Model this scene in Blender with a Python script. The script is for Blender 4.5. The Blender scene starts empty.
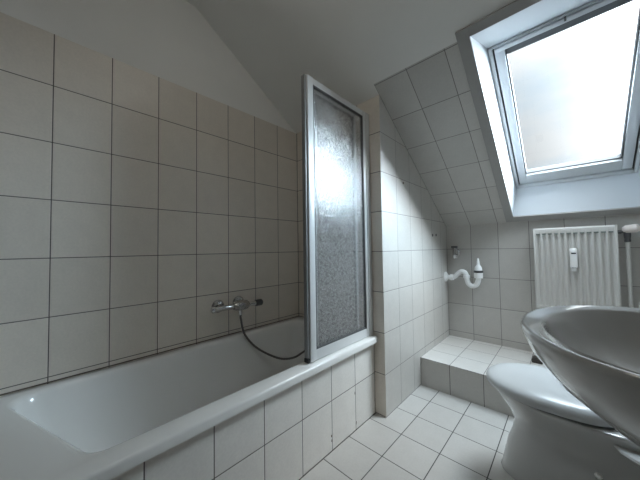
import bpy, bmesh, math, random
from mathutils import Vector, Matrix
random.seed(4)
SC = bpy.context.scene
COL = SC.collection
# ------------------------------------------------------------------ room constants (metres)
LW_TILE = .202            # tile width on the left wall
Z_RIM = .48               # bath rim
Y_END = 1.416             # end wall of the bath
X_PAN = .702              # tiled bath front
X_BLK = .777              # right face of the boxed wall
Y_FAR = 2.599             # knee wall under the roof slope
FILL_LEVEL = 7.0  # emission strength of the added fill light
X_R = 2.0                 # right wall
Y_BACK = -.62
Z_FLAT = 2.52
ANG = .5786               # roof slope
Z_SL = 1.217              # where the slope meets the knee wall
CA, SA = math.cos(ANG), math.sin(ANG)
Z_TILE = 1.986            # top of the wall tiles


def slope(x, s, o=0.0):
    """point on the roof slope: s metres up the slope from the knee wall, o metres outward"""
    return Vector((x, Y_FAR - s * CA + o * SA, Z_SL + s * SA + o * CA))


# ------------------------------------------------------------------ materials
def new_mat(name):
    m = bpy.data.materials.new(name)
    m.use_nodes = True
    nt = m.node_tree
    for n in list(nt.nodes):
        nt.nodes.remove(n)
    out = nt.nodes.new('ShaderNodeOutputMaterial')
    b = nt.nodes.new('ShaderNodeBsdfPrincipled')
    nt.links.new(b.outputs[0], out.inputs[0])
    return m, nt, b, out


def math_node(nt, op, a, b=None, clamp=False):
    n = nt.nodes.new('ShaderNodeMath')
    n.operation = op
    n.use_clamp = clamp
    for i, v in enumerate((a, b)):
        if v is None:
            continue
        if isinstance(v, (int, float)):
            n.inputs[i].default_value = v
        else:
            nt.links.new(v, n.inputs[i])
    return n.outputs[0]


def plain(name, col, rough=.5, metal=0., noise=0., nscale=30., bump=0., bscale=200., coat=0., spec=.5):
    m, nt, b, _ = new_mat(name)
    b.inputs['Roughness'].default_value = rough
    b.inputs['Metallic'].default_value = metal
    b.inputs['Coat Weight'].default_value = coat
    b.inputs['Coat Roughness'].default_value = .05
    b.inputs['Specular IOR Level'].default_value = spec
    tc = nt.nodes.new('ShaderNodeNewGeometry')
    n = nt.nodes.new('ShaderNodeTexNoise')
    n.inputs['Scale'].default_value = nscale
    n.inputs['Detail'].default_value = 4
    nt.links.new(tc.outputs['Position'], n.inputs['Vector'])
    mx = nt.nodes.new('ShaderNodeMix')
    mx.data_type = 'RGBA'
    mx.inputs[6].default_value = tuple(c * (1 - noise) for c in col) + (1,)
    mx.inputs[7].default_value = tuple(min(1, c * (1 + noise)) for c in col) + (1,)
    nt.links.new(n.outputs['Fac'], mx.inputs[0])
    nt.links.new(mx.outputs[2], b.inputs['Base Color'])
    if bump:
        n2 = nt.nodes.new('ShaderNodeTexNoise')
        n2.inputs['Scale'].default_value = bscale
        n2.inputs['Detail'].default_value = 3
        nt.links.new(tc.outputs['Position'], n2.inputs['Vector'])
        bp = nt.nodes.new('ShaderNodeBump')
        bp.inputs['Strength'].default_value = bump
        bp.inputs['Distance'].default_value = .002
        nt.links.new(n2.outputs['Fac'], bp.inputs['Height'])
        nt.links.new(bp.outputs[0], b.inputs['Normal'])
    return m


def tiles(name, eu, ev, u0, tu, v0, tv, col, grout, gw=.003, rough=.45, var=.075):
    """glazed tiles laid in a plane: u along eu, v along ev (world axes), joints at u0+k*tu and v0+k*tv"""
    m, nt, b, _ = new_mat(name)
    geo = nt.nodes.new('ShaderNodeNewGeometry')
    pos = geo.outputs['Position']

    def axis(e, o, t):
        d = nt.nodes.new('ShaderNodeVectorMath')
        d.operation = 'DOT_PRODUCT'
        nt.links.new(pos, d.inputs[0])
        d.inputs[1].default_value = e
        q = math_node(nt, 'DIVIDE', math_node(nt, 'SUBTRACT', d.outputs['Value'], o), t)
        cell = math_node(nt, 'FLOOR', q)
        fr = math_node(nt, 'SUBTRACT', q, cell)
        ed = math_node(nt, 'MULTIPLY', math_node(nt, 'MINIMUM', fr, math_node(nt, 'SUBTRACT', 1., fr)), t)
        return cell, ed
    cu, du = axis(eu, u0, tu)
    cv, dv = axis(ev, v0, tv)
    d = math_node(nt, 'MINIMUM', du, dv)
    # 0 in the joint, 1 on the tile
    mask = math_node(nt, 'DIVIDE', math_node(nt, 'SUBTRACT', d, gw * .35), gw * .3, True)
    comb = nt.nodes.new('ShaderNodeCombineXYZ')
    nt.links.new(cu, comb.inputs[0])
    nt.links.new(cv, comb.inputs[1])
    wn = nt.nodes.new('ShaderNodeTexWhiteNoise')
    wn.noise_dimensions = '3D'
    nt.links.new(comb.outputs[0], wn.inputs['Vector'])
    n1 = nt.nodes.new('ShaderNodeTexNoise')
    n1.inputs['Scale'].default_value = 14
    n1.inputs['Detail'].default_value = 6
    n1.inputs['Roughness'].default_value = .65
    off = nt.nodes.new('ShaderNodeVectorMath')
    off.operation = 'MULTIPLY_ADD'
    nt.links.new(wn.outputs['Color'], off.inputs[0])
    off.inputs[1].default_value = (9, 9, 9)
    nt.links.new(pos, off.inputs[2])
    nt.links.new(off.outputs[0], n1.inputs['Vector'])
    n2 = nt.nodes.new('ShaderNodeTexNoise')
    n2.inputs['Scale'].default_value = 110
    n2.inputs['Detail'].default_value = 3
    nt.links.new(pos, n2.inputs['Vector'])
    f = math_node(nt, 'ADD', math_node(nt, 'MULTIPLY', math_node(nt, 'SUBTRACT', n1.outputs['Fac'], .5), 1.1 * var * 2),
                  math_node(nt, 'MULTIPLY', math_node(nt, 'SUBTRACT', wn.outputs['Value'], .5), var))
    f = math_node(nt, 'ADD', f, math_node(nt, 'MULTIPLY', math_node(nt, 'SUBTRACT', n2.outputs['Fac'], .5), var * 2.2))
    f = math_node(nt, 'ADD', f, 1.)
    sc = nt.nodes.new('ShaderNodeVectorMath')
    sc.operation = 'SCALE'
    sc.inputs[0].default_value = col
    nt.links.new(f, sc.inputs['Scale'])
    mx = nt.nodes.new('ShaderNodeMix')
    mx.data_type = 'RGBA'
    nt.links.new(mask, mx.inputs[0])
    mx.inputs[6].default_value = tuple(grout) + (1,)
    nt.links.new(sc.outputs[0], mx.inputs[7])
    nt.links.new(mx.outputs[2], b.inputs['Base Color'])
    b.inputs['Specular IOR Level'].default_value = .75
    r = math_node(nt, 'ADD', math_node(nt, 'MULTIPLY', mask, rough - .85), .85)
    nt.links.new(r, b.inputs['Roughness'])
    # rounded tile edges + slightly wavy glaze
    hgt = math_node(nt, 'ADD', math_node(nt, 'DIVIDE', d, gw * 1.6, True), math_node(nt, 'MULTIPLY', n2.outputs['Fac'], .12))
    bp = nt.nodes.new('ShaderNodeBump')
    bp.inputs['Strength'].default_value = .5
    bp.inputs['Distance'].default_value = .0015
    nt.links.new(hgt, bp.inputs['Height'])
    nt.links.new(bp.outputs[0], b.inputs['Normal'])
    return m


EX, EY, EZ = (1, 0, 0), (0, 1, 0), (0, 0, 1)
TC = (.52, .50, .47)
G_DK = (.075, .06, .055)
G_MD = (.17, .155, .145)
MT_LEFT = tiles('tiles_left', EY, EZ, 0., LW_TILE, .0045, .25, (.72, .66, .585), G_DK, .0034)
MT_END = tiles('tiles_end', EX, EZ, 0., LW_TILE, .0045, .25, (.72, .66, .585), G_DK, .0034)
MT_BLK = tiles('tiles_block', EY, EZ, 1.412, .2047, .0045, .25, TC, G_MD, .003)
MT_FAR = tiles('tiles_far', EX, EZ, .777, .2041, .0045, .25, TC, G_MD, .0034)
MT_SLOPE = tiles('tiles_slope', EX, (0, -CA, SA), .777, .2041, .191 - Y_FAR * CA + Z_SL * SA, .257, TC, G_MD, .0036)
MT_PAN = tiles('tiles_bath_front', EY, EZ, .8006, .2044, 0., .2484, (.80, .775, .735), G_DK, .0034)
MT_STEP = tiles('tiles_step_top', EX, EY, .777, .2041, 1.934, .203, (.63, .61, .58), G_MD, .0034)
MT_RISE = tiles('tiles_step_riser', EX, EZ, .777, .2041, -.002, .2035, TC, G_DK, .0034)
MT_FLOOR = tiles('tiles_floor', EX, EY, .9065, .2031, 1.1415, .2064, (.53, .515, .49), (.05, .045, .042), .0042, .45)
MT_RIGHT = tiles('tiles_right', EY, EZ, 0., .202, .0045, .25, TC, G_MD, .003)
M_PLASTER = plain('ceiling_plaster', (.85, .84, .81), .9, noise=.03, nscale=6, bump=.25, bscale=260)
M_BACK = plain('back_wall_paint', (.22, .21, .20), .8, noise=.03)
M_REVEAL = plain('reveal_paint', (.64, .67, .70), .55, noise=.01, bump=.05)
M_CASING = plain('casing_paint', (.36, .35, .335), .6, noise=.03, bump=.1)
M_WINWHITE = plain('window_white', (.56, .58, .60), .35, noise=.01)
M_WINGREY = plain('window_grey_seal', (.10, .105, .11), .5)
M_ALU = plain('brushed_aluminium', (.62, .63, .64), .32, 1., noise=.04, nscale=80)
M_FRAMEWHITE = plain('screen_profile', (.66, .665, .66), .28, .1, noise=.03, nscale=60)
M_ENAMEL = plain('bath_enamel', (.80, .795, .775), .16, noise=.012, nscale=8, coat=.4)
M_CERAMIC = plain('sanitary_ceramic', (.52, .52, .51), .10, noise=.01, nscale=8, coat=1.)
M_LID = plain('seat_plastic', (.58, .60, .61), .22, noise=.01, nscale=8)
M_RAD = plain('radiator_enamel', (.62, .61, .58), .35, noise=.015, nscale=10)
M_PLASTIC = plain('white_plastic', (.90, .90, .89), .35, noise=.02)
M_BLACK = plain('black_rubber', (.015, .015, .016), .5)
M_DKGREY = plain('dark_seal_and_shade', (.09, .09, .092), .45)
M_SEALGREY = plain('grey_profile', (.22, .22, .22), .4)
M_SLOT_SHADE = plain('radiator_slot_shade', (.20, .23, .21), .6)
M_CHROME = plain('chrome', (.72, .72, .73), .1, 1., noise=.05, nscale=40)
M_DKCHROME = plain('dull_chrome', (.48, .47, .46), .22, 1., noise=.2, nscale=60)
M_HOSE = plain('hose_metal', (.16, .15, .145), .35, .9, noise=.2, nscale=300)
M_BLOCK = plain('dark_brown', (.05, .042, .036), .5, noise=.2)
M_CREAM = plain('valve_head_plastic', (.78, .70, .66), .4, noise=.03)
M_BROWN = plain('old_sealant', (.16, .13, .10), .7, noise=.3, nscale=60)
M_PIPE = plain('pipe_paint', (.62, .61, .58), .4, noise=.03)


def outer_face(nt, f):
    """reflect at the face a ray enters by; the far face of the thin pane lets it straight out"""
    geo = nt.nodes.new('ShaderNodeNewGeometry')
    return math_node(nt, 'MULTIPLY', f, math_node(nt, 'SUBTRACT', 1., geo.outputs['Backfacing']))


def glass_pane(name, fac, tint):
    m, nt, b, out = new_mat(name)
    nt.nodes.remove(b)
    tr = nt.nodes.new('ShaderNodeBsdfTransparent')
    tr.inputs[0].default_value = tint + (1,)
    gl = nt.nodes.new('ShaderNodeBsdfGlossy')
    gl.inputs['Roughness'].default_value = .02
    fr = nt.nodes.new('ShaderNodeFresnel')
    fr.inputs[0].default_value = 1.6
    mx = nt.nodes.new('ShaderNodeMixShader')
    nt.links.new(outer_face(nt, fr.outputs[0]), mx.inputs[0])
    nt.links.new(tr.outputs[0], mx.inputs[1])
    nt.links.new(gl.outputs[0], mx.inputs[2])
    nt.links.new(mx.outputs[0], out.inputs[0])
    return m


M_PANE = glass_pane('window_glass', .06, (.97, .99, 1.))


def obscure_glass():
    m, nt, b, out = new_mat('obscured_glass')
    nt.nodes.remove(b)
    geo = nt.nodes.new('ShaderNodeNewGeometry')
    v = nt.nodes.new('ShaderNodeTexVoronoi')
    v.feature = 'SMOOTH_F1'
    v.inputs['Scale'].default_value = 105
    nt.links.new(geo.outputs['Position'], v.inputs['Vector'])
    bp = nt.nodes.new('ShaderNodeBump')
    bp.inputs['Strength'].default_value = 1.
    bp.inputs['Distance'].default_value = .0022
    nt.links.new(v.outputs['Distance'], bp.inputs['Height'])
    tr = nt.nodes.new('ShaderNodeBsdfTransparent')
    tr.inputs[0].default_value = (.97, .97, .97, 1)
    rf = nt.nodes.new('ShaderNodeBsdfRefraction')
    rf.inputs['Roughness'].default_value = .25
    rf.inputs['IOR'].default_value = 1.03
    tl = nt.nodes.new('ShaderNodeBsdfTranslucent')
    pat = nt.nodes.new('ShaderNodeMapRange')
    pat.inputs[1].default_value = .1
    pat.inputs[2].default_value = .8
    pat.inputs[3].default_value = 1.
    pat.inputs[4].default_value = .35
    nt.links.new(v.outputs['Distance'], pat.inputs[0])
    nt.links.new(pat.outputs[0], tl.inputs[0])
    gl = nt.nodes.new('ShaderNodeBsdfGlossy')
    gl.inputs['Roughness'].default_value = .12
    nt.links.new(pat.outputs[0], gl.inputs[0])
    for n in (rf, tl, gl):
        nt.links.new(bp.outputs[0], n.inputs['Normal'])
    m1 = nt.nodes.new('ShaderNodeMixShader')      # clear part / pebbled part of the pattern
    mr = nt.nodes.new('ShaderNodeMapRange')
    mr.inputs[1].default_value = .15
    mr.inputs[2].default_value = .75
    mr.inputs[3].default_value = .95
    mr.inputs[4].default_value = .45
    nt.links.new(v.outputs['Distance'], mr.inputs[0])
    nt.links.new(mr.outputs[0], m1.inputs[0])
    nt.links.new(tr.outputs[0], m1.inputs[1])
    nt.links.new(rf.outputs[0], m1.inputs[2])
    m2 = nt.nodes.new('ShaderNodeMixShader')
    m2.inputs[0].default_value = .20
    nt.links.new(m1.outputs[0], m2.inputs[1])
    nt.links.new(tl.outputs[0], m2.inputs[2])
    df = nt.nodes.new('ShaderNodeBsdfDiffuse')        # haze of the pebbled surface
    nt.links.new(pat.outputs[0], df.inputs[0])
    nt.links.new(bp.outputs[0], df.inputs['Normal'])
    mh = nt.nodes.new('ShaderNodeMixShader')
    mh.inputs[0].default_value = .11
    nt.links.new(m2.outputs[0], mh.inputs[1])
    nt.links.new(df.outputs[0], mh.inputs[2])
    m2 = mh
    fr = nt.nodes.new('ShaderNodeFresnel')
    fr.inputs[0].default_value = 1.75
    m3 = nt.nodes.new('ShaderNodeMixShader')
    nt.links.new(outer_face(nt, fr.outputs[0]), m3.inputs[0])
    nt.links.new(m2.outputs[0], m3.inputs[1])
    nt.links.new(gl.outputs[0], m3.inputs[2])
    nt.links.new(m3.outputs[0], out.inputs[0])
    return m


M_OBSC = obscure_glass()


# ------------------------------------------------------------------ mesh helpers
def link(name, me, mats, parent=None, smooth=None):
    if not isinstance(mats, (list, tuple)):
        mats = [mats]
    for m in mats:
        me.materials.append(m)
    o = bpy.data.objects.new(name, me)
    COL.objects.link(o)
    if parent is not None:
        o.parent = parent
        o.matrix_parent_inverse = Matrix.Translation(-parent.location)
    if smooth is not None:
        for p in me.polygons:
            p.use_smooth = True
        me.set_sharp_from_angle(angle=math.radians(smooth))
    return o


def build(name, bm, mats, parent=None, smooth=None, recalc=True):
    bmesh.ops.remove_doubles(bm, verts=bm.verts, dist=1e-6)
    if recalc:
        bmesh.ops.recalc_face_normals(bm, faces=bm.faces)
    me = bpy.data.meshes.new(name)
    bm.to_mesh(me)
    bm.free()
    return link(name, me, mats, parent, smooth)


def add_box(bm, lo, hi, bev=0., seg=2, mat=0, rot=None):
    t = bmesh.new()
    bmesh.ops.create_cube(t, size=1.)
    c = [(a + b) / 2 for a, b in zip(lo, hi)]
    s = [abs(b - a) for a, b in zip(lo, hi)]
    for v in t.verts:
        v.co = Vector((v.co.x * s[0], v.co.y * s[1], v.co.z * s[2]))
    if bev:
        bmesh.ops.bevel(t, geom=list(t.edges), offset=bev, segments=seg, profile=.6, affect='EDGES')
    M = Matrix.Translation(c) @ (rot.to_4x4() if rot else Matrix.Identity(4))
    merge(bm, t, M, mat)


def merge(bm, t, M=None, mat=0):
    mp = {}
    for v in t.verts:
        mp[v] = bm.verts.new(M @ v.co if M else v.co)
    for f in t.faces:
        try:
            nf = bm.faces.new([mp[v] for v in f.verts])
            nf.material_index = mat
        except ValueError:
            pass
    t.free()


def frame_for(d):
    d = d.normalized()
    up = Vector((0, 0, 1)) if abs(d.z) < .9 else Vector((1, 0, 0))
    a = d.cross(up).normalized()
    return a, d.cross(a).normalized()


def add_tube(bm, pts, rad, n=14, cap=True):
    """round tube along a polyline; rad is a number or one radius per point"""
    pts = [Vector(p) for p in pts]
    rs = rad if isinstance(rad, (list, tuple)) else [rad] * len(pts)
    a = None
    rings = []
    for i, p in enumerate(pts):
        d = (pts[min(i + 1, len(pts) - 1)] - pts[max(i - 1, 0)])
        if d.length < 1e-9:
            d = Vector((0, 0, 1))
        d.normalize()
        if a is None:
            a, b = frame_for(d)
        else:
            a = (a - d * a.dot(d)).normalized()
            b = d.cross(a)
        rings.append([bm.verts.new(p + (a * math.cos(t) + b * math.sin(t)) * rs[i]) for t in (2 * math.pi * k / n for k in range(n))])
    for r0, r1 in zip(rings, rings[1:]):
        for k in range(n):
            bm.faces.new([r0[k], r0[(k + 1) % n], r1[(k + 1) % n], r1[k]])
    if cap:
        bm.faces.new(rings[0])
        bm.faces.new(rings[-1])


def add_lathe(bm, origin, axis, prof, n=28):
    """profile (distance along axis, radius) turned about axis; distinct points only"""
    axis = Vector(axis).normalized()
    a, b = frame_for(axis)
    o = Vector(origin)
    rings = []
    for h, r in prof:
        if r < 1e-6:
            rings.append([bm.verts.new(o + axis * h)])
        else:
            rings.append([bm.verts.new(o + axis * h + (a * math.cos(t) + b * math.sin(t)) * r) for t in (2 * math.pi * k / n for k in range(n))])
    for r0, r1 in zip(rings, rings[1:]):
        for k in range(n):
            k2 = (k + 1) % n
            if len(r0) == 1 and len(r1) == 1:
                continue
            if len(r0) == 1:
                bm.faces.new([r0[0], r1[k2], r1[k]])
            elif len(r1) == 1:
                bm.faces.new([r0[k], r0[k2], r1[0]])
            else:
                bm.faces.new([r0[k], r0[k2], r1[k2], r1[k]])
    if len(rings[0]) > 1:
        bm.faces.new(rings[0])
    if len(rings[-1]) > 1:
        bm.faces.new(rings[-1])


def loft(bm, loops, cap0=False, cap1=False, mat=0):
    rings = [[bm.verts.new(p) for p in l] for l in loops]
    n = len(rings[0])
    for r0, r1 in zip(rings, rings[1:]):
        for k in range(n):
            f = bm.faces.new([r0[k], r0[(k + 1) % n], r1[(k + 1) % n], r1[k]])
            f.material_index = mat
    for flag, r in ((cap0, rings[0]), (cap1, rings[-1])):
        if flag:
            c = Vector((0, 0, 0))
            for v in r:
                c += v.co
            cv = bm.verts.new(c / n)
            for k in range(n):
                bm.faces.new([r[k], r[(k + 1) % n], cv])
    return rings


def smooth_path(pts, sub=8):
    """Catmull-Rom through the points"""
    P = [Vector(p) for p in pts]
    P = [P[0] * 2 - P[1]] + P + [P[-1] * 2 - P[-2]]
    out = []
    for i in range(1, len(P) - 2):
        for k in range(sub):
            t = k / sub
            a, b, c, d = P[i - 1], P[i], P[i + 1], P[i + 2]
            out.append(.5 * ((2 * b) + (-a + c) * t + (2 * a - 5 * b + 4 * c - d) * t * t + (-a + 3 * b - 3 * c + d) * t ** 3))
    out.append(P[-2])
    return out


def empty(name, loc):
    e = bpy.data.objects.new(name, None)
    e.empty_display_size = .05
    e.location = loc
    COL.objects.link(e)
    return e


def tag(o, label=None, cat=None, group=None, kind=None):
    if label:
        o['label'] = label
    if cat:
        o['category'] = cat
    if group:
        o['group'] = group
    if kind:
        o['kind'] = kind
    return o


def struct(o, label, cat):
    return tag(o, label, cat, None, 'structure')


# ------------------------------------------------------------------ the setting
def gable(bm, x0, x1, zlo=None, mat=0):
    """side wall that follows the underside of the roof; zlo cuts off everything below"""
    z0 = 0 if zlo is None else zlo
    g = .10
    yk = Y_FAR - (z0 - Z_SL - g) / math.tan(ANG) if z0 > Z_SL + g else Y_FAR
    yt = Y_FAR - (Z_FLAT + .05 - Z_SL - g) / math.tan(ANG)
    prof = [(Y_BACK, z0), (yk, z0)] + ([(Y_FAR, Z_SL + g)] if yk == Y_FAR else []) + [(yt, Z_FLAT + .05), (Y_BACK, Z_FLAT + .05)]
    a = [bm.verts.new((x0, y, z)) for y, z in prof]
    b = [bm.verts.new((x1, y, z)) for y, z in prof]
    n = len(prof)
    fs = [bm.faces.new(a), bm.faces.new(b)] + [bm.faces.new([a[i], a[(i + 1) % n], b[(i + 1) % n], b[i]]) for i in range(n)]
    for f in fs:
        f.material_index = mat


bm = bmesh.new()
add_box(bm, (-.1, Y_BACK - .1, -.1), (X_R + .1, Y_FAR + .1, 0))
struct(build('floor', bm, MT_FLOOR), 'pale grey square floor tiles with dark joints', 'floor')

bm = bmesh.new()          # tiles up to Z_TILE, paint above
add_box(bm, (-.1, Y_BACK, 0), (0, Y_END + .05, Z_TILE))
gable(bm, -.1, -.004, Z_TILE, 1)
struct(build('wall_left', bm, [MT_LEFT, M_PLASTER]), 'long grey-beige tiled wall behind the bath, painted above the tiles', 'wall')

bm = bmesh.new()          # boxed wall at the end of the bath, cut by the roof slope
xs = (0., X_BLK)
prof = [(Y_END, 0), (Y_FAR, 0), (Y_FAR, Z_SL + .02), (Y_END, Z_SL + math.tan(ANG) * (Y_FAR - Y_END) + .02)]
va = [bm.verts.new((xs[0], y, z)) for y, z in prof]
vb = [bm.verts.new((xs[1], y, z)) for y, z in prof]
bm.faces.new(va)
f = bm.faces.new(vb)
f.material_index = 1
for i in range(4):
    bm.faces.new([va[i], va[(i + 1) % 4], vb[(i + 1) % 4], vb[i]])
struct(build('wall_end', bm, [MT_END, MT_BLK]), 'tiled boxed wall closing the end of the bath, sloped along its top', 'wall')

bm = bmesh.new()
add_box(bm, (X_BLK, Y_FAR, 0), (X_R, Y_FAR + .1, Z_SL + .1))
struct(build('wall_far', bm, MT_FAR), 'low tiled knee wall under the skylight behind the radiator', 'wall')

bm = bmesh.new()
gable(bm, X_R, X_R + .1)
struct(build('wall_right', bm, MT_RIGHT), 'tiled right wall carrying the washbasin', 'wall')

bm = bmesh.new()
add_box(bm, (-.1, Y_BACK - .1, 0), (X_R + .1, Y_BACK, Z_FLAT + .05))
struct(build('wall_back', bm, M_BACK), 'painted wall opposite the skylight', 'wall')

# roof slope with the skylight opening: inner skin, reveals and outer skin of a slab
OX0, OX1 = 1.302, 1.968           # opening left / right at the inner skin
S0, S1 = .082, 1.482              # opening bottom / top along the slope (inner skin)
OO = .20                          # depth at which the window frame sits
FX0, FX1 = 1.326, 1.944           # window frame outline at that depth
FS0, FS1 = .186, 1.302
S_TILE = 1.485
S_TOP = (Z_FLAT - Z_SL) / SA
bm = bmesh.new()
_v = {}


def sv(x, s, o=0.):
    k = (round(x, 4), round(s, 4), round(o, 4))
    if k not in _v:
        _v[k] = bm.verts.new(slope(x, s, o))
    return _v[k]


def sq(x0, x1, s0, s1, mat, o=0.):
    f = bm.faces.new([sv(x0, s0, o), sv(x1, s0, o), sv(x1, s1, o), sv(x0, s1, o)])
    f.material_index = mat


XA, XB = -.1, X_R + .1
sE = -.12
# inner skin: painted over the bath (left of the boxed wall's face) and above the tiles
for (x0, x1, mats) in ((XA, X_BLK, (1, 1, 1, 1, 1)), (X_BLK, OX0, (0, 0, 0, 1, 1)), (OX0, OX1, (0, None, 0, 1, 1)), (OX1, XB, (0, 0, 0, 1, 1))):
    for (s0, s1), mt in zip(((sE, S0), (S0, S1), (S1, S_TILE), (S_TILE, S_TOP)), mats):
        if mt is not None:
            sq(x0, x1, s0, s1, mt)
# outer skin
oo = .26
for (x0, x1) in ((XA, FX0), (FX0, FX1), (FX1, XB)):
    for k, (s0, s1) in enumerate(((sE, FS0), (FS0, FS1), (FS1, S_TOP))):
        if not (k == 1 and x0 == FX0):
            sq(x0, x1, s0, s1, 1, oo)
# reveals, inner opening -> frame outline -> outer skin
inn = [(OX0, S0), (OX1, S0), (OX1, S1), (OX0, S1)]
fra = [(FX0, FS0), (FX1, FS0), (FX1, FS1), (FX0, FS1)]
for i in range(4):
    j = (i + 1) % 4
    f = bm.faces.new([sv(*inn[i]), sv(*inn[j]), sv(*fra[j], OO), sv(*fra[i], OO)])
    f.material_index = 2
    f = bm.faces.new([sv(*fra[i], OO), sv(*fra[j], OO), sv(*fra[j], oo), sv(*fra[i], oo)])
    f.material_index = 2
# flat part behind
y_t = slope(0, S_TOP).y
for a, b in (((XA, y_t + .02, Z_FLAT), (XB, Y_BACK - .1, Z_FLAT + .1)),):
    add_box(bm, (XA, b[1], Z_FLAT), (XB, a[1], Z_FLAT + .1), mat=1)
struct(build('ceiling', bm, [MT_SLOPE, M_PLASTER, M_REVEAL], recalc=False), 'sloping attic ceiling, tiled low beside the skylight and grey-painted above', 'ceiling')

# ------------------------------------------------------------------ skylight
SR = Matrix(((1, 0, 0), (0, -CA, SA), (0, SA, CA))).transposed()   # columns: x, up-slope, outward


def slope_box(bm, x0, x1, s0, s1, o0, o1, bev=0., mat=0):
    t = bmesh.new()
    bmesh.ops.create_cube(t, size=1.)
    for v in t.verts:
        v.co = Vector((v.co.x * (x1 - x0), v.co.y * (s1 - s0), v.co.z * (o1 - o0)))
    if bev:
        bmesh.ops.bevel(t, geom=list(t.edges), offset=bev, segments=2, profile=.6, affect='EDGES')
    cx, cs, co = (x0 + x1) / 2, (s0 + s1) / 2, (o0 + o1) / 2
    for v in t.verts:
        v.co = slope(cx + v.co.x, cs + v.co.y, co + v.co.z)
    merge(bm, t, None, mat)


def slope_frame(bm, x0, x1, s0, s1, wl, wb, wt, o0, o1, bev=.003):
    slope_box(bm, x0, x0 + wl, s0, s1, o0, o1, bev)
    slope_box(bm, x1 - wl, x1, s0, s1, o0, o1, bev)
    slope_box(bm, x0 + wl, x1 - wl, s0, s0 + wb, o0, o1, bev)
    slope_box(bm, x0 + wl, x1 - wl, s1 - wt, s1, o0, o1, bev)


win = empty('window_1', slope(1.635, .75, .2))
struct(win, 'large white roof window set in a deep reveal in the slope', 'window')
bm = bmesh.new()                 # grey painted border round the opening, on the room side
e = .002
W_ = .054
for (x0, x1, s0, s1) in ((OX0 - W_, OX0, S0 - .062, S1 + .045), (OX1, X_R - .001, S0 - .062, S1 + .045), (OX0, OX1, S0 - .062, S0), (OX0, OX1, S1, S1 + .045)):
    slope_box(bm, x0, x1, s0, s1, -.010, .004, .0015)
build('casing', bm, M_CASING, win)
bm = bmesh.new()
slope_frame(bm, FX0 + .001, FX1 - .001, FS0 + .001, FS1 - .001, .019, .030, .010, OO - .012, OO + .075)
build('frame', bm, M_WINWHITE, win, 40)
bm = bmesh.new()                 # dark gasket gap between frame and sash
slope_frame(bm, FX0 + .019, FX1 - .019, FS0 + .030, FS1 - .010, .008, .010, .006, OO + .006, OO + .07, 0)
build('gasket', bm, M_WINGREY, win)
sash = None
bm = bmesh.new()
SX0, SX1, SS0, SS1 = FX0 + .026, FX1 - .026, FS0 + .038, FS1 - .016
slope_frame(bm, SX0, SX1, SS0, SS1, .044, .085, .020, OO - .004, OO + .06, .005)
sash = build('sash', bm, M_WINWHITE, win, 40)
bm = bmesh.new()
slope_frame(bm, SX0 + .041, SX1 - .041, SS0 + .082, SS1 - .018, .009, .010, .046, OO + .016, OO + .05, 0)
build('glazing_bead', bm, M_WINGREY, win)
bm = bmesh.new()
slope_box(bm, SX0 + .046, SX1 - .046, SS0 + .086, SS1 - .022, OO + .032, OO + .036)
build('glass_pane', bm, M_PANE, win)
bm = bmesh.new()                 # ventilation flap bar along the top of the sash
slope_box(bm, SX0 + .004, SX1 - .004, SS1 - .018, SS1 + .004, OO - .022, OO + .0, .005)
vb_ = build('vent_bar', bm, M_WINWHITE, win, 40)
bm = bmesh.new()
slope_box(bm, 1.628, 1.636, SS1 - .006, SS1 + .012, OO - .030, OO - .018, .002)
build('latch', bm, M_DKGREY, vb_)

# sampling portal for the daylight that comes in through the skylight
pl = bpy.data.lights.new('skylight_portal', 'AREA')
pl.shape = 'RECTANGLE'
pl.size, pl.size_y = FX1 - FX0, FS1 - FS0
pl.cycles.is_portal = True
po = bpy.data.objects.new('skylight_portal', pl)
COL.objects.link(po)
po.matrix_world = Matrix.Translation(slope((FX0 + FX1) / 2, (FS0 + FS1) / 2, .245)) @ Matrix(((-1, 0, 0), (0, -CA, SA), (0, SA, CA))).to_4x4()

# ------------------------------------------------------------------ step (pipe box) on the floor along the knee wall
bm = bmesh.new()
t = bmesh.new()
bmesh.ops.create_cube(t, size=1.)
sx1 = X_R
for v in t.verts:
    v.co = Vector(((X_BLK + sx1) / 2 + v.co.x * (sx1 - X_BLK), (1.934 + Y_FAR) / 2 + v.co.y * (Y_FAR - 1.934), .101 + v.co.z * .202))
for f in t.faces:
    f.material_index = 1 if f.normal.y < -.5 else 0
me = bpy.data.meshes.new('floor_step')
t.normal_update()
for f in t.faces:
    f.material_index = 1 if f.normal.y < -.5 else 0
t.to_mesh(me)
t.free()
bm.free()
struct(link('floor_step', me, [MT_STEP, MT_RISE]), 'tiled step along the knee wall behind the toilet', 'step')

# ------------------------------------------------------------------ bath
def rquad(c, r, z, n=10):
    """rounded quadrilateral loop from four corners (counter-clockwise)"""
    out = []
    for i in range(4):
        p, a, b = Vector(c[i]), Vector(c[i - 1]), Vector(c[(i + 1) % 4])
        u, w = (a - p).normalized(), (b - p).normalized()
        ang = u.angle(w)
        d = r / math.tan(ang / 2)
        cen = p + (u + w).normalized() * (r / math.sin(ang / 2))
        s, e_ = p + u * d - cen, p + w * d - cen
        a0 = math.atan2(s.y, s.x)
        a1 = math.atan2(e_.y, e_.x)
        while a1 < a0:
            a1 += 2 * math.pi
        if a1 - a0 > math.pi:
            a1 -= 2 * math.pi
        for k in range(n):
            tt = a0 + (a1 - a0) * k / (n - 1)
            out.append(Vector((cen.x + r * math.cos(tt), cen.y + r * math.sin(tt), z)))
    return out


TX0, TX1, TY0, TY1 = .001, .735, -.284, 1.415
outer = [(TX0, TY0), (TX1, TY0), (TX1, TY1), (TX0, TY1)]


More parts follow.
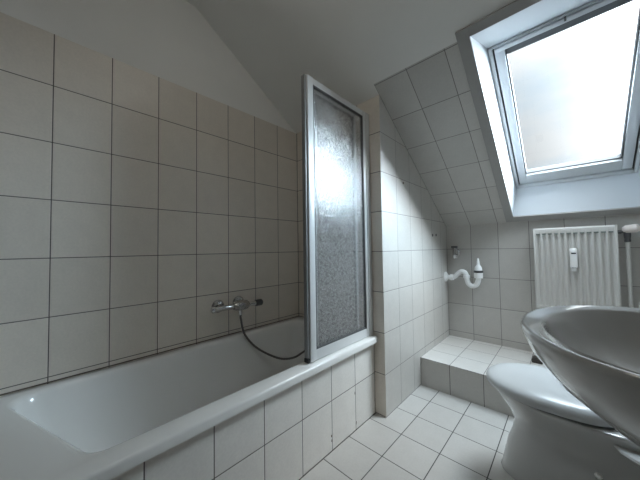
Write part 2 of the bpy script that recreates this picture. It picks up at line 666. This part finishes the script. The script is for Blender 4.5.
def inset(c, dl, dn, dr, df):
    (ax, ay), (bx, by), (cx, cy), (dx, dy) = c
    return [(ax + dl, ay + dn), (bx - dr, by + dn), (cx - dr, cy - df), (dx + dl, dy - df)]


OPEN = [(.046, -.135), (.658, .062), (.658, 1.352), (.050, 1.352)]
bm = bmesh.new()
loops = [rquad(outer, .004, .446), rquad(outer, .004, .470), rquad(inset(outer, .002, .002, .003, .002), .006, .477),
         rquad(inset(outer, .007, .007, .009, .007), .010, .480)]
for dz, i, r in ((0., 0., .075), (.002, .006, .072), (.007, .012, .070), (.018, .018, .07), (.05, .024, .07)):
    loops.append(rquad(inset(OPEN, i, i * 1.3, i, i), r, .479 - dz))
for z, i, nr, r in ((.33, .037, .045, .075), (.22, .052, .075, .08), (.14, .068, .11, .085), (.10, .085, .145, .09), (.08, .115, .18, .09), (.072, .16, .23, .09)):
    loops.append(rquad(inset(OPEN, i, nr, i, i * 1.4), r, z))
loft(bm, loops, False, True)
tub = build('bathtub', bm, M_ENAMEL, None, 50)
tag(tub, 'built-in white enamel bathtub along the left wall', 'bathtub')
bm = bmesh.new()
add_lathe(bm, (.35, 1.12, .0725), (0, 0, 1), [(0, .035), (.004, .035), (.006, .03), (.004, .02), (.003, 0)])
build('drain_plug', bm, M_CHROME, tub, 40)

bm = bmesh.new()
add_box(bm, (X_PAN - .03, TY0, 0), (X_PAN, Y_END, .4465))  # tiled front wall of the bath, below the rim
pan = struct(build('bath_front', bm, MT_PAN), 'tiled bath front of two tile rows under the bath rim', 'bath front')
chips = [(1.003, .050, .010), (1.206, .206, .008), (1.212, .036, .011), (1.0, .075, .006)]
for y, z, h in chips:
    bm = bmesh.new()
    t = bmesh.new()
    bmesh.ops.create_icosphere(t, subdivisions=2, radius=1.)
    for v in t.verts:
        w = 1 + .25 * random.uniform(-1, 1)
        v.co = Vector((X_PAN + v.co.x * .0012, y + v.co.y * .0045 * w, z + v.co.z * h * w))
    merge(bm, t)
    c = build('joint_chip', bm, M_BROWN, pan, 60)
# ledge at the head of the bath, behind the camera
bm = bmesh.new()
add_box(bm, (0, Y_BACK, 0), (X_PAN, TY0, .49))
struct(build('wall_ledge', bm, MT_PAN), 'tiled ledge at the head of the bath', 'ledge')
# sealant joints between tiles and bath
bm = bmesh.new()
add_box(bm, (0, TY0, .4805), (.003, Y_END, .4855), .001)
add_box(bm, (.003, Y_END - .003, .4805), (.66, Y_END, .4855), .001)
struct(build('trim_1', bm, M_BROWN), 'brown sealant joint between wall tiles and bath', 'sealant')

# ------------------------------------------------------------------ bath screen (two leaves, the second folded behind the first)
SXC = .688
scr = empty('bath_screen', (SXC, 1.39, .481))
tag(scr, 'folding bath screen of obscured glass standing on the bath rim', 'bath screen')
SB, ST = .483, 1.893


def leaf(y0, y1, z0, z1, x0, x1, wl, wr, wb, wt, name):
    bm = bmesh.new()
    add_box(bm, (x0, y0, z0), (x1, y0 + wl, z1), .004)
    add_box(bm, (x0, y1 - wr, z0), (x1, y1, z1), .004)
    add_box(bm, (x0 + .002, y0 + wl - .001, z0), (x1 - .002, y1 - wr + .001, z0 + wb), .004)
    add_box(bm, (x0 + .002, y0 + wl - .001, z1 - wt), (x1 - .002, y1 - wr + .001, z1), .004)
    fr = build(name, bm, M_FRAMEWHITE, scr, 40)
    xm = (x0 + x1) / 2
    bm = bmesh.new()
    a, b, c, d = y0 + wl, y1 - wr, z0 + wb, z1 - wt
    g = .008
    for lo, hi in (((xm - .008, a, c), (xm + .008, a + g, d)), ((xm - .008, b - g, c), (xm + .008, b, d)), ((xm - .008, a, c), (xm + .008, b, c + g)), ((xm - .008, a, d - g), (xm + .008, b, d))):
        add_box(bm, lo, hi)
    build('glass_seal', bm, M_DKGREY, fr)
    bm = bmesh.new()
    add_box(bm, (xm - .002, a + .001, c + .001), (xm + .002, b - .001, d - .001))
    build('glass_pane', bm, M_OBSC, fr)
    return fr


leaf(.864, 1.372, SB, ST, .677, .699, .040, .024, .052, .034, 'leaf_frame')
leaf(.935, 1.318, SB + .018, ST - .020, .645, .663, .022, .020, .030, .024, 'leaf_frame')
bm = bmesh.new()
add_box(bm, (.672, 1.374, SB), (.702, 1.4145, ST - .002), .004)
build('wall_profile', bm, M_FRAMEWHITE, scr, 40)
bm = bmesh.new()
add_box(bm, (.668, .850, SB + .022), (.692, .8635, ST - .002), .003)
hp = build('hinge_profile', bm, M_SEALGREY, scr, 40)
bm = bmesh.new()
add_box(bm, (.666, .849, SB), (.695, .8635, SB + .020), .003)
build('foot_cap', bm, M_BLACK, hp, 40)

# ------------------------------------------------------------------ bath mixer on the left wall
mix = empty('bath_mixer', (0, .84, .675))
tag(mix, 'chrome bath mixer tap on the tiled wall above the bath', 'tap')
zt = .672
for y in (.735, .875):
    bm = bmesh.new()
    add_lathe(bm, (.0005, y, zt + (.008 if y > .8 else .004)), (1, 0, 0), [(0, .040), (.006, .040), (.014, .033), (.017, .019), (.05, .018)])
    build('wall_rosette', bm, M_DKCHROME, mix, 35)
bm = bmesh.new()
add_tube(bm, [(.066, y, zt) for y in (.690, .700, .76, .80, .806)], [.014, .0165, .0165, .0165, .015], 20)
build('body', bm, M_CHROME, mix, 35)
bm = bmesh.new()
add_tube(bm, [(.066, y, zt - .001) for y in (.806, .82, .845, .87, .90, .912)], [.021, .027, .032, .032, .028, .02], 22)
add_lathe(bm, (.066, .852, zt), (1, 0, 0), [(0, .024), (.026, .024), (.033, .019), (.034, 0)])
build('valve_block', bm, M_DKCHROME, mix, 35)
bm = bmesh.new()
add_tube(bm, [(.066, y, zt - .004) for y in (.912, .935, .965)], .0155, 18)
build('neck', bm, M_CHROME, mix, 35)
bm = bmesh.new()
add_lathe(bm, (.066, .965, zt - .004), (0, 1, 0), [(0, .018), (.004, .022), (.045, .022), (.052, .016), (.053, 0)], 12)
build('handle', bm, M_DKGREY, mix, 20)
bm = bmesh.new()
add_lathe(bm, (.066, .690, zt), (0, -1, 0), [(0, .0165), (.004, .0185), (.020, .0185), (.024, .013), (.025, 0)], 16)
build('handle', bm, M_CHROME, mix, 30)
bm = bmesh.new()
add_tube(bm, [(.070, .852, zt - .02), (.072, .852, zt - .045), (.072, .852, zt - .060)], [.012, .012, .009], 16)
build('hose_outlet', bm, M_CHROME, mix, 35)

hp_ = smooth_path([(.072, .852, zt - .062), (.074, .853, .585), (.083, .872, .49), (.10, .939, .395), (.13, 1.035, .318), (.17, 1.113, .279), (.21, 1.186, .280), (.24, 1.234, .308), (.275, 1.265, .330), (.33, 1.262, .30), (.385, 1.24, .22), (.40, 1.21, .13), (.40, 1.16, .088)], 10)
bm = bmesh.new()
n = len(hp_)
add_tube(bm, hp_, [.0062 + (.0009 if i % 2 else 0) for i in range(n)], 10)
hose = build('shower_hose', bm, M_HOSE, None, 60)
tag(hose, 'thin dark metal shower hose looping down from the mixer into the bath', 'hose')

# ------------------------------------------------------------------ radiator under the skylight
RX0, RX1, RZ0, RZ1 = 1.421, 1.842, .555, 1.152
RYF, RYB = 2.503, 2.575
rad = empty('radiator', ((RX0 + RX1) / 2, 2.54, RZ0))
tag(rad, 'white ribbed panel radiator on the knee wall below the skylight', 'radiator')


def ribbed(front, sign, zlo, zhi):
    NX, rows = 12 * 10, []
    x0, x1 = RX0 + .012, RX1 - .012
    zs = [zlo, zlo + .030, zlo + .034, zlo + .05, zhi - .052, zhi - .040, zhi - .036, zhi - .012, zhi - .004, zhi]
    ms = [0, 0, .7, 1, 1, .8, 0, 0, 0, 0]
    bm = bmesh.new()
    grid = []
    for z, m, back in zip(zs, ms, [.004, 0, 0, 0, 0, 0, 0, 0, .001, .005]):
        row = []
        for i in range(NX + 1):
            u = i / 10.
            fr_ = u - math.floor(u)
            v = .5 - .5 * math.cos(2 * math.pi * fr_)          # 0 at cell edges (ridge) .. 1 mid (channel)
            d = .015 * max(0., min(1., (v - .25) * 2.0)) * m
            row.append(bm.verts.new((x0 + (x1 - x0) * i / NX, front + sign * (d + back), z)))
        grid.append(row)
    for r0, r1 in zip(grid, grid[1:]):
        for i in range(NX):
            bm.faces.new([r0[i], r0[i + 1], r1[i + 1], r1[i]])
    bmesh.ops.solidify(bm, geom=bm.faces[:], thickness=.0015)
    if sign > 0:                                    # dark bars painting the shaded slot at the head of every channel
        for i in range(12):
            xc = x0 + (x1 - x0) * (i + .5) / 12
            add_box(bm, (xc - .0105, front - .0006, zhi - .047), (xc + .0105, front + .004, zhi - .0385), mat=1)
    return bm


build('front_panel', ribbed(RYF, 1, RZ0, RZ1), [M_RAD, M_SLOT_SHADE], rad, 50)
build('rear_panel', ribbed(RYB, -1, RZ0, RZ1), M_RAD, rad, 50)
for x0, x1 in ((RX0, RX0 + .012), (RX1 - .012, RX1)):
    bm = bmesh.new()
    add_box(bm, (x0, RYF - .002, RZ0 + .01), (x1, RYB + .002, RZ1 + .001), .003)
    build('side_cover', bm, M_RAD, rad, 40)
bm = bmesh.new()
for i in range(24):
    x = RX0 + .016 + i * (RX1 - RX0 - .032) / 24
    add_box(bm, (x, RYF + .006, RZ1 - .006), (x + .010, RYB - .006, RZ1 - .003))
add_box(bm, (RX0 + .012, RYF + .004, RZ1 - .008), (RX1 - .012, RYF + .010, RZ1 - .001))
add_box(bm, (RX0 + .012, RYB - .010, RZ1 - .008), (RX1 - .012, RYB - .004, RZ1 - .001))
build('top_grille', bm, M_RAD, rad)
for x in (RX0 + .07, RX1 - .07):
    bm = bmesh.new()
    add_box(bm, (x - .012, RYB, RZ0 + .06), (x + .012, Y_FAR, RZ1 - .05), .002)
    build('wall_bracket', bm, M_RAD, rad)
# heat cost meter clipped to the front
hx = 1.634
hm = empty('heat_meter', (hx, RYF, .845))
tag(hm, 'small white heat cost meter clipped to the radiator front', 'heat meter')
bm = bmesh.new()
add_box(bm, (hx - .019, RYF - .030, .872), (hx + .019, RYF + .001, 1.004), .007, 3)
build('meter_case', bm, M_PLASTIC, hm, 40)
bm = bmesh.new()
add_box(bm, (hx - .012, RYF - .0315, .966), (hx + .012, RYF - .0295, .974), .0006)
build('display', bm, M_BLACK, hm)
bm = bmesh.new()
add_box(bm, (hx - .013, RYF - .024, .846), (hx + .013, RYF + .001, .8745), .006, 3)
cl = build('lower_clip', bm, M_PLASTIC, hm, 40)
bm = bmesh.new()
add_box(bm, (hx - .012, RYF - .026, .869), (hx + .012, RYF - .018, .8755))
build('clip_gap', bm, M_DKGREY, hm)

# thermostatic valve and its pipe
vx, vy, vz = 1.886, 2.545, 1.108
val = empty('radiator_valve', (vx, vy, vz - .04))
tag(val, 'thermostatic radiator valve with cream head at the radiator top right corner', 'valve')
bm = bmesh.new()
add_tube(bm, [(RX1 - .001, vy, vz), (vx - .018, vy, vz)], .009, 14)
add_lathe(bm, (RX1 + .004, vy, vz), (1, 0, 0), [(0, .014), (.014, .014), (.016, .011)], 6)
build('union_nut', bm, M_DKGREY, val, 30)
bm = bmesh.new()
add_tube(bm, [(vx, vy, vz + .012), (vx, vy, vz), (vx, vy, vz - .03), (vx, vy, vz - .05)], [.014, .017, .016, .013], 16)
add_lathe(bm, (vx, vy, vz - .05), (0, 0, -1), [(0, .016), (.014, .016), (.017, .012)], 6)
build('valve_body', bm, M_DKGREY, val, 30)
bm = bmesh.new()
hd = Vector((.9, -.42, .1)).normalized()
h0 = Vector((vx - .016, vy - .004, vz + .014))
add_lathe(bm, h0, hd, [(0, .016), (.008, .020), (.012, .024), (.055, .026), (.066, .022), (.070, .014), (.071, 0)], 24)
build('thermostat_head', bm, M_CREAM, val, 35)
bm = bmesh.new()
add_tube(bm, smooth_path([(vx, vy, vz - .066), (vx, vy, .9), (vx, vy, .6), (vx, vy, .203)], 4), .010, 14)
tag(build('heating_pipe', bm, M_PIPE, None, 60), 'pale vertical heating pipe from the radiator valve to the step', 'pipe')

# ------------------------------------------------------------------ washing-machine drain trap in the corner by the knee wall
ty = 2.535
trap = empty('drain_trap', (.80, ty, .745))
tag(trap, 'white plastic drain trap sticking out of the boxed wall corner', 'drain trap')
bm = bmesh.new()
add_lathe(bm, (X_BLK, ty, .752), (1, 0, 0), [(0, .045), (.006, .045), (.014, .036), (.020, .026), (.022, .022)], 28)
build('wall_rosette', bm, M_PLASTIC, trap, 40)
bm = bmesh.new()
p = smooth_path([(X_BLK + .01, ty, .752), (.83, ty, .748), (.858, ty, .758), (.885, ty, .785), (.912, ty, .806), (.940, ty, .800), (.955, ty, .768), (.958, ty, .735), (.970, ty, .700), (.998, ty, .684), (1.028, ty, .698), (1.043, ty, .735), (1.046, ty, .775)], 6)
add_tube(bm, p, .020, 18)
build('bent_pipe', bm, M_PLASTIC, trap, 60)
for a, b in (((.822, .748), (.846, .752)), ((.952, .775), (.956, .745))):
    bm = bmesh.new()
    v0, v1 = Vector((a[0], ty, a[1])), Vector((b[0], ty, b[1]))
    add_lathe(bm, v0, v1 - v0, [(0, .024), (.003, .027), (.022, .027), (.026, .023)], 16)
    build('union_nut', bm, M_PLASTIC, trap, 30)
bm = bmesh.new()
add_lathe(bm, (1.046, ty, .755), (0, 0, 1), [(0, .022), (.002, .032), (.045, .033), (.048, .028)], 24)
build('cup', bm, M_PLASTIC, trap, 40)
bm = bmesh.new()
add_lathe(bm, (1.046, ty, .803), (0, 0, 1), [(0, .034), (.003, .036), (.016, .036), (.019, .03)], 20)
build('seal_ring', bm, M_DKGREY, trap, 40)
bm = bmesh.new()
add_lathe(bm, (1.046, ty, .822), (0, 0, 1), [(0, .029), (.022, .027), (.036, .020), (.046, .012), (.05, .013), (.056, .010), (.062, .0125), (.068, .0095), (.074, .012), (.080, .0085), (.100, .007), (.104, .004)], 20)
build('hose_nozzle', bm, M_PLASTIC, trap, 40)

# capped shut-off valve above it
av = empty('shutoff_valve', (.861, Y_FAR, .975))
tag(av, 'small dark chrome shut-off valve on the knee wall above the drain trap', 'valve')
bm = bmesh.new()
add_lathe(bm, (.861, Y_FAR, .975), (0, -1, 0), [(0, .034), (.004, .034), (.012, .027), (.016, .017), (.05, .015)], 22)
build('wall_rosette', bm, M_DKCHROME, av, 35)
bm = bmesh.new()
add_tube(bm, [(.861, Y_FAR - .040, z) for z in (1.020, 1.012, .985, .945, .935)], [.014, .020, .021, .021, .017], 16)
build('valve_body', bm, M_DKCHROME, av, 35)
bm = bmesh.new()
add_box(bm, (.832, Y_FAR - .058, 1.014), (.880, Y_FAR - .026, 1.034), .004)
build('handle', bm, M_DKGREY, av, 35)
bm = bmesh.new()
add_lathe(bm, (.866, Y_FAR - .046, .945), (.1, -1, -.25), [(0, .018), (.026, .019), (.030, .014), (.031, 0)], 16)
build('end_cap', bm, M_CHROME, av, 35)

# two plugged holes and a small chip in the boxed wall
for y, z, lab in ((2.247, 1.128, 'left of two small dark plugs in the boxed wall above the drain trap'), (2.329, 1.131, 'right of two small dark plugs in the boxed wall above the drain trap')):
    bm = bmesh.new()
    add_lathe(bm, (X_BLK - .001, y, z), (1, 0, 0), [(0, .012), (.003, .012), (.004, .009), (.0035, .006), (.003, 0)], 16)
    tag(build('wall_plug', bm, M_DKGREY, None, 35), lab, 'wall plug', 'plugged holes in the boxed wall')
bm = bmesh.new()
add_lathe(bm, (X_BLK - .001, 1.718, 1.482), (1, 0, 0), [(0, .007), (.005, .007), (.006, .005), (.005, 0)], 14)
tag(build('wall_anchor', bm, M_BROWN, None, 35), 'tiny brown screw anchor high on the boxed wall near the slope', 'screw anchor')

bm = bmesh.new()
add_box(bm, (1.395, 2.36, .2022), (1.455, 2.43, .232), .006, 2)  # plain dark brown block on the step
add_box(bm, (1.402, 2.367, .228), (1.448, 2.423, .238), .004, 2)
tag(build('dark_block', bm, M_BLOCK, None, 40), 'small dark brown block on the tiled step behind the toilet lid', 'pipe cover')

# ------------------------------------------------------------------ toilet (points away from the right wall)
TYC = 1.487
toi = empty('toilet', (1.62, TYC, 0))
tag(toi, 'white floor-standing toilet with closed lid below the skylight', 'toilet')


def oval(xt, xb, hw, z, n=48, flare=0., pw=2.0, yc=TYC, dz_tip=0.):
    """toilet plan: rounded nose at xt (towards -X), squarer back at xb"""
    out = []
    xm = xt + (xb - xt) * .50
    for k in range(n):
        t = 2 * math.pi * k / n
        c, s = math.cos(t), math.sin(t)
        if c < 0:
            x = xm + (xm - xt) * -(abs(c) ** (2 / pw))
        else:
            x = xm + (xb - xm) * (abs(c) ** (2 / 3.2))
        e_ = 2 / pw if c < 0 else 2 / 3.2
        y = yc + math.copysign(abs(s) ** e_, s) * hw
        out.append(Vector((x, y, z)))
    return out


bm = bmesh.new()
B = [oval(1.345, 1.93, .114, 0.), oval(1.342, 1.93, .117, .012), oval(1.350, 1.93, .112, .03), oval(1.362, 1.93, .106, .09), oval(1.376, 1.93, .102, .15),
     oval(1.394, 1.94, .104, .20), oval(1.400, 1.95, .116, .245), oval(1.380, 1.95, .143, .295), oval(1.350, 1.955, .165, .335),
     oval(1.328, 1.96, .178, .365), oval(1.322, 1.96, .182, .380), oval(1.325, 1.957, .180, .386), oval(1.335, 1.95, .170, .388)]
loft(bm, B, True, True)
bowl = build('bowl', bm, M_CERAMIC, toi, 60)
# flared rear deck behind the seat, a little lower than the rim
bm = bmesh.new()


def deck(z, g=0.):
    pts = [(1.712, -.10), (1.688, -.160), (1.707, -.203), (1.726, -.220), (1.746, -.238), (1.80, -.252), (1.985, -.256)]
    pts = pts + [(x, -y) for x, y in reversed(pts)]
    return [Vector((x + (g if x < 1.78 else 0), TYC + y * (1 - g * 2.5), z)) for x, y in pts]


loft(bm, [deck(.27, .08), deck(.30, .05), deck(.33, .018), deck(.346, .002), deck(.352, .006)], True, True)
build('rear_deck', bm, M_CERAMIC, toi, 40)
bm = bmesh.new()
add_box(bm, (1.82, TYC - .19, .350), (1.985, TYC + .19, .76), .03, 4)
cis = build('cistern', bm, M_CERAMIC, toi, 40)
bm = bmesh.new()
add_box(bm, (1.81, TYC - .20, .7605), (1.99, TYC + .20, .79), .010, 3)
build('cistern_lid', bm, M_CERAMIC, cis, 40)
bm = bmesh.new()
loft(bm, [oval(1.328, 1.735, .176, .3885), oval(1.322, 1.737, .180, .390), oval(1.322, 1.738, .180, .398), oval(1.328, 1.736, .176, .400)], True, True)
build('seat', bm, M_DKGREY, toi, 50)  # seat coloured dark to paint the shaded gap under the lid
bm = bmesh.new()
L_ = [oval(1.312, 1.735, .182, .396), oval(1.302, 1.738, .190, .397), oval(1.298, 1.739, .193, .402), oval(1.297, 1.739, .193, .414), oval(1.302, 1.737, .188, .427), oval(1.313, 1.732, .178, .436), oval(1.333, 1.722, .160, .442), oval(1.365, 1.70, .130, .4455), oval(1.42, 1.66, .08, .4475), oval(1.48, 1.62, .03, .448)]
loft(bm, L_, True, True)
build('lid', bm, M_LID, toi, 60)
for s_ in (-.100, .100):
    bm = bmesh.new()
    add_box(bm, (1.700, TYC + s_ - .024, .353), (1.742, TYC + s_ + .020, .398), .008, 2)
    build('hinge', bm, M_BLACK, toi, 35)
bm = bmesh.new()
add_lathe(bm, (1.66, TYC - .097, .186), (0, -1, 0), [(-.01, .011), (.010, .011), (.016, .008), (.018, 0)], 18)
build('fixing_cap', bm, M_PLASTIC, toi, 35)

# ------------------------------------------------------------------ washbasin on the right wall
BYC, BZ = .800, .85


def bas(xt, xb, hw, z, n=72, pw=2.0, xc=None):
    out = []
    xm = xc if xc is not None else xt + (xb - xt) * .56
    for k in range(n):
        t = 2 * math.pi * k / n
        c, s = math.cos(t), math.sin(t)
        if c < 0:
            x = xm - (xm - xt) * abs(c) ** (2 / pw)
            y = BYC + math.copysign(abs(s) ** (2 / pw), s) * hw
        else:
            x = xm + (xb - xm) * abs(c) ** (2 / 3.2)
            y = BYC + math.copysign(abs(s) ** (2 / 3.2), s) * hw
        out.append(Vector((x, y, z)))
    return out


basin = empty('washbasin', (X_R, BYC, BZ))
tag(basin, 'white ceramic washbasin with rounded front on the right wall', 'washbasin')
bm = bmesh.new()
XC = 1.74
O = [bas(1.80, 1.96, .07, .650, xc=1.86), bas(1.715, 1.975, .145, .662, xc=1.84), bas(1.628, 1.985, .215, .700, xc=1.80), bas(1.566, 1.995, .258, .752, xc=1.77), bas(1.530, 1.999, .282, .802, xc=1.75),
     bas(1.518, 1.999, .292, .832, xc=XC), bas(1.515, 1.999, .295, .843, xc=XC), bas(1.516, 1.999, .294, .850, xc=XC), bas(1.519, 1.999, .291, .8535, xc=XC), bas(1.523, 1.998, .288, .8545, xc=XC),
     bas(1.526, 1.985, .2865, .8540, xc=XC), bas(1.552, 1.905, .2685, .8498, xc=XC), bas(1.556, 1.895, .2655, .8482, xc=XC), bas(1.559, 1.888, .263, .844, xc=XC), bas(1.569, 1.875, .2545, .820, xc=XC), bas(1.592, 1.865, .232, .775, xc=1.735, pw=2.2), bas(1.630, 1.845, .185, .732, xc=1.74), bas(1.690, 1.81, .10, .708, xc=1.75), bas(1.735, 1.775, .025, .703, xc=1.755)]
loft(bm, O, True, True)
build('bowl', bm, M_CERAMIC, basin, 60)
bm = bmesh.new()
add_lathe(bm, (1.755, BYC, .7045), (0, 0, 1), [(0, .030), (.002, .032), (.004, .028), (.002, .018), (.001, 0)], 24)
build('drain', bm, M_CHROME, basin, 35)
bm = bmesh.new()
add_tube(bm, smooth_path([(1.86, BYC, .66), (1.86, BYC, .56), (1.87, BYC, .50), (1.91, BYC, .485), (1.95, BYC, .51), (1.999, BYC, .52)], 6), .016, 14)
build('waste_pipe', bm, M_CHROME, basin, 60)

# ------------------------------------------------------------------ fill light, added out of view to lift the ceiling and left wall
M_FILL, nt, b_, _o = new_mat('fill_emitter')
b_.inputs['Base Color'].default_value = (.9, .88, .84, 1)
b_.inputs['Emission Color'].default_value = (1., .95, .86, 1)
b_.inputs['Emission Strength'].default_value = FILL_LEVEL
fill = empty('fill_light', (1.0, .43, Z_FLAT))
tag(fill, 'unseen round fill light added under the flat ceiling', 'ceiling light')
bm = bmesh.new()
add_lathe(bm, (1.0, .43, Z_FLAT), (0, 0, -1), [(0, .15), (.02, .15), (.028, .14)], 32)
build('base', bm, M_PLASTIC, fill, 40)
bm = bmesh.new()
add_lathe(bm, (1.0, .43, Z_FLAT - .026), (0, 0, -1), [(0, .138), (.02, .135), (.045, .115), (.062, .075), (.07, .03), (.071, 0)], 32)
build('fill_diffuser', bm, M_FILL, fill, 60)

# ------------------------------------------------------------------ camera
def cam_matrix():
    rx, ry, rz = .0325, -.0146, .7574
    Bm = Matrix(((1, 0, 0), (0, 0, -1), (0, 1, 0)))
    c, s = math.cos(rz), math.sin(rz)
    M = Bm @ Matrix(((c, -s, 0), (s, c, 0), (0, 0, 1))).transposed()
    c, s = math.cos(rx), math.sin(rx)
    Rx = Matrix(((1, 0, 0), (0, c, s), (0, -s, c)))
    c, s = math.cos(ry), math.sin(ry)
    Rr = Matrix(((c, -s, 0), (s, c, 0), (0, 0, 1)))
    M = Rr @ Rx @ M
    r, d, f = M[0], M[1], M[2]
    W = Matrix(((r[0], -d[0], -f[0]), (r[1], -d[1], -f[1]), (r[2], -d[2], -f[2]))).to_4x4()
    return Matrix.Translation((1.604, -.0187, 1.0288)) @ W


cd = bpy.data.cameras.new('camera')
cd.sensor_fit = 'HORIZONTAL'
cd.sensor_width = 36
cd.lens = 261.07 / 640 * 36
cd.clip_start = .01
cam = bpy.data.objects.new('camera', cd)
COL.objects.link(cam)
cam.matrix_world = cam_matrix()
SC.camera = cam

# ------------------------------------------------------------------ sky: bright thin overcast
SKY = .66
LOBES = ((30., (.74, .66, .2), 20.), (45., (.76, .64, .22), 12.), (62., (.8, .2, .55), 8.), (22., (0, .28, .95), 14.), (10., (.55, -.05, .84), 7.), (4.5, (.05, -.45, .89), 8.))
w = bpy.data.worlds.new('overcast_sky')
SC.world = w
w.use_nodes = True
nt = w.node_tree
for n_ in list(nt.nodes):
    nt.nodes.remove(n_)
wo = nt.nodes.new('ShaderNodeOutputWorld')
bg = nt.nodes.new('ShaderNodeBackground')
tcx = nt.nodes.new('ShaderNodeTexCoord')
nz = nt.nodes.new('ShaderNodeTexNoise')
nz.inputs['Scale'].default_value = 2.2
nz.inputs['Detail'].default_value = 6
mp = nt.nodes.new('ShaderNodeMapping')
mp.inputs['Scale'].default_value = (1, 1, 2.5)
nt.links.new(tcx.outputs['Generated'], mp.inputs[0])
nt.links.new(mp.outputs[0], nz.inputs['Vector'])
cr = nt.nodes.new('ShaderNodeValToRGB')
cr.color_ramp.elements[0].position = .38
cr.color_ramp.elements[0].color = (.70, .87, 1.0, 1)
cr.color_ramp.elements[1].position = .60
cr.color_ramp.elements[1].color = (.97, .99, 1.0, 1)
nt.links.new(nz.outputs['Fac'], cr.inputs[0])
nt.links.new(cr.outputs[0], bg.inputs[0])
sep = nt.nodes.new('ShaderNodeSeparateXYZ')
nt.links.new(tcx.outputs['Generated'], sep.inputs[0])
zz = math_node(nt, 'MAXIMUM', sep.outputs[2], 0.)
# thin cloud, brighter towards the veiled sun
total = math_node(nt, 'MULTIPLY', math_node(nt, 'ADD', math_node(nt, 'MULTIPLY', zz, .5), .75), SKY)
for amount, direction, power in LOBES:
    dt = nt.nodes.new('ShaderNodeVectorMath')
    dt.operation = 'DOT_PRODUCT'
    nt.links.new(tcx.outputs['Generated'], dt.inputs[0])
    dt.inputs[1].default_value = Vector(direction).normalized()
    lobe = math_node(nt, 'POWER', math_node(nt, 'MAXIMUM', dt.outputs['Value'], 0.), power)
    total = math_node(nt, 'ADD', total, math_node(nt, 'MULTIPLY', lobe, amount))
nt.links.new(total, bg.inputs[1])
nt.links.new(bg.outputs[0], wo.inputs[0])

vs = SC.view_settings
vs.view_transform = 'Standard'
vs.look = 'None'
vs.gamma = 1
vs.exposure = .12
vs.use_curve_mapping = False
SC.cycles.max_bounces = 12
SC.cycles.diffuse_bounces = 8
SC.cycles.transparent_max_bounces = 12
SC.cycles.sample_clamp_indirect = 20
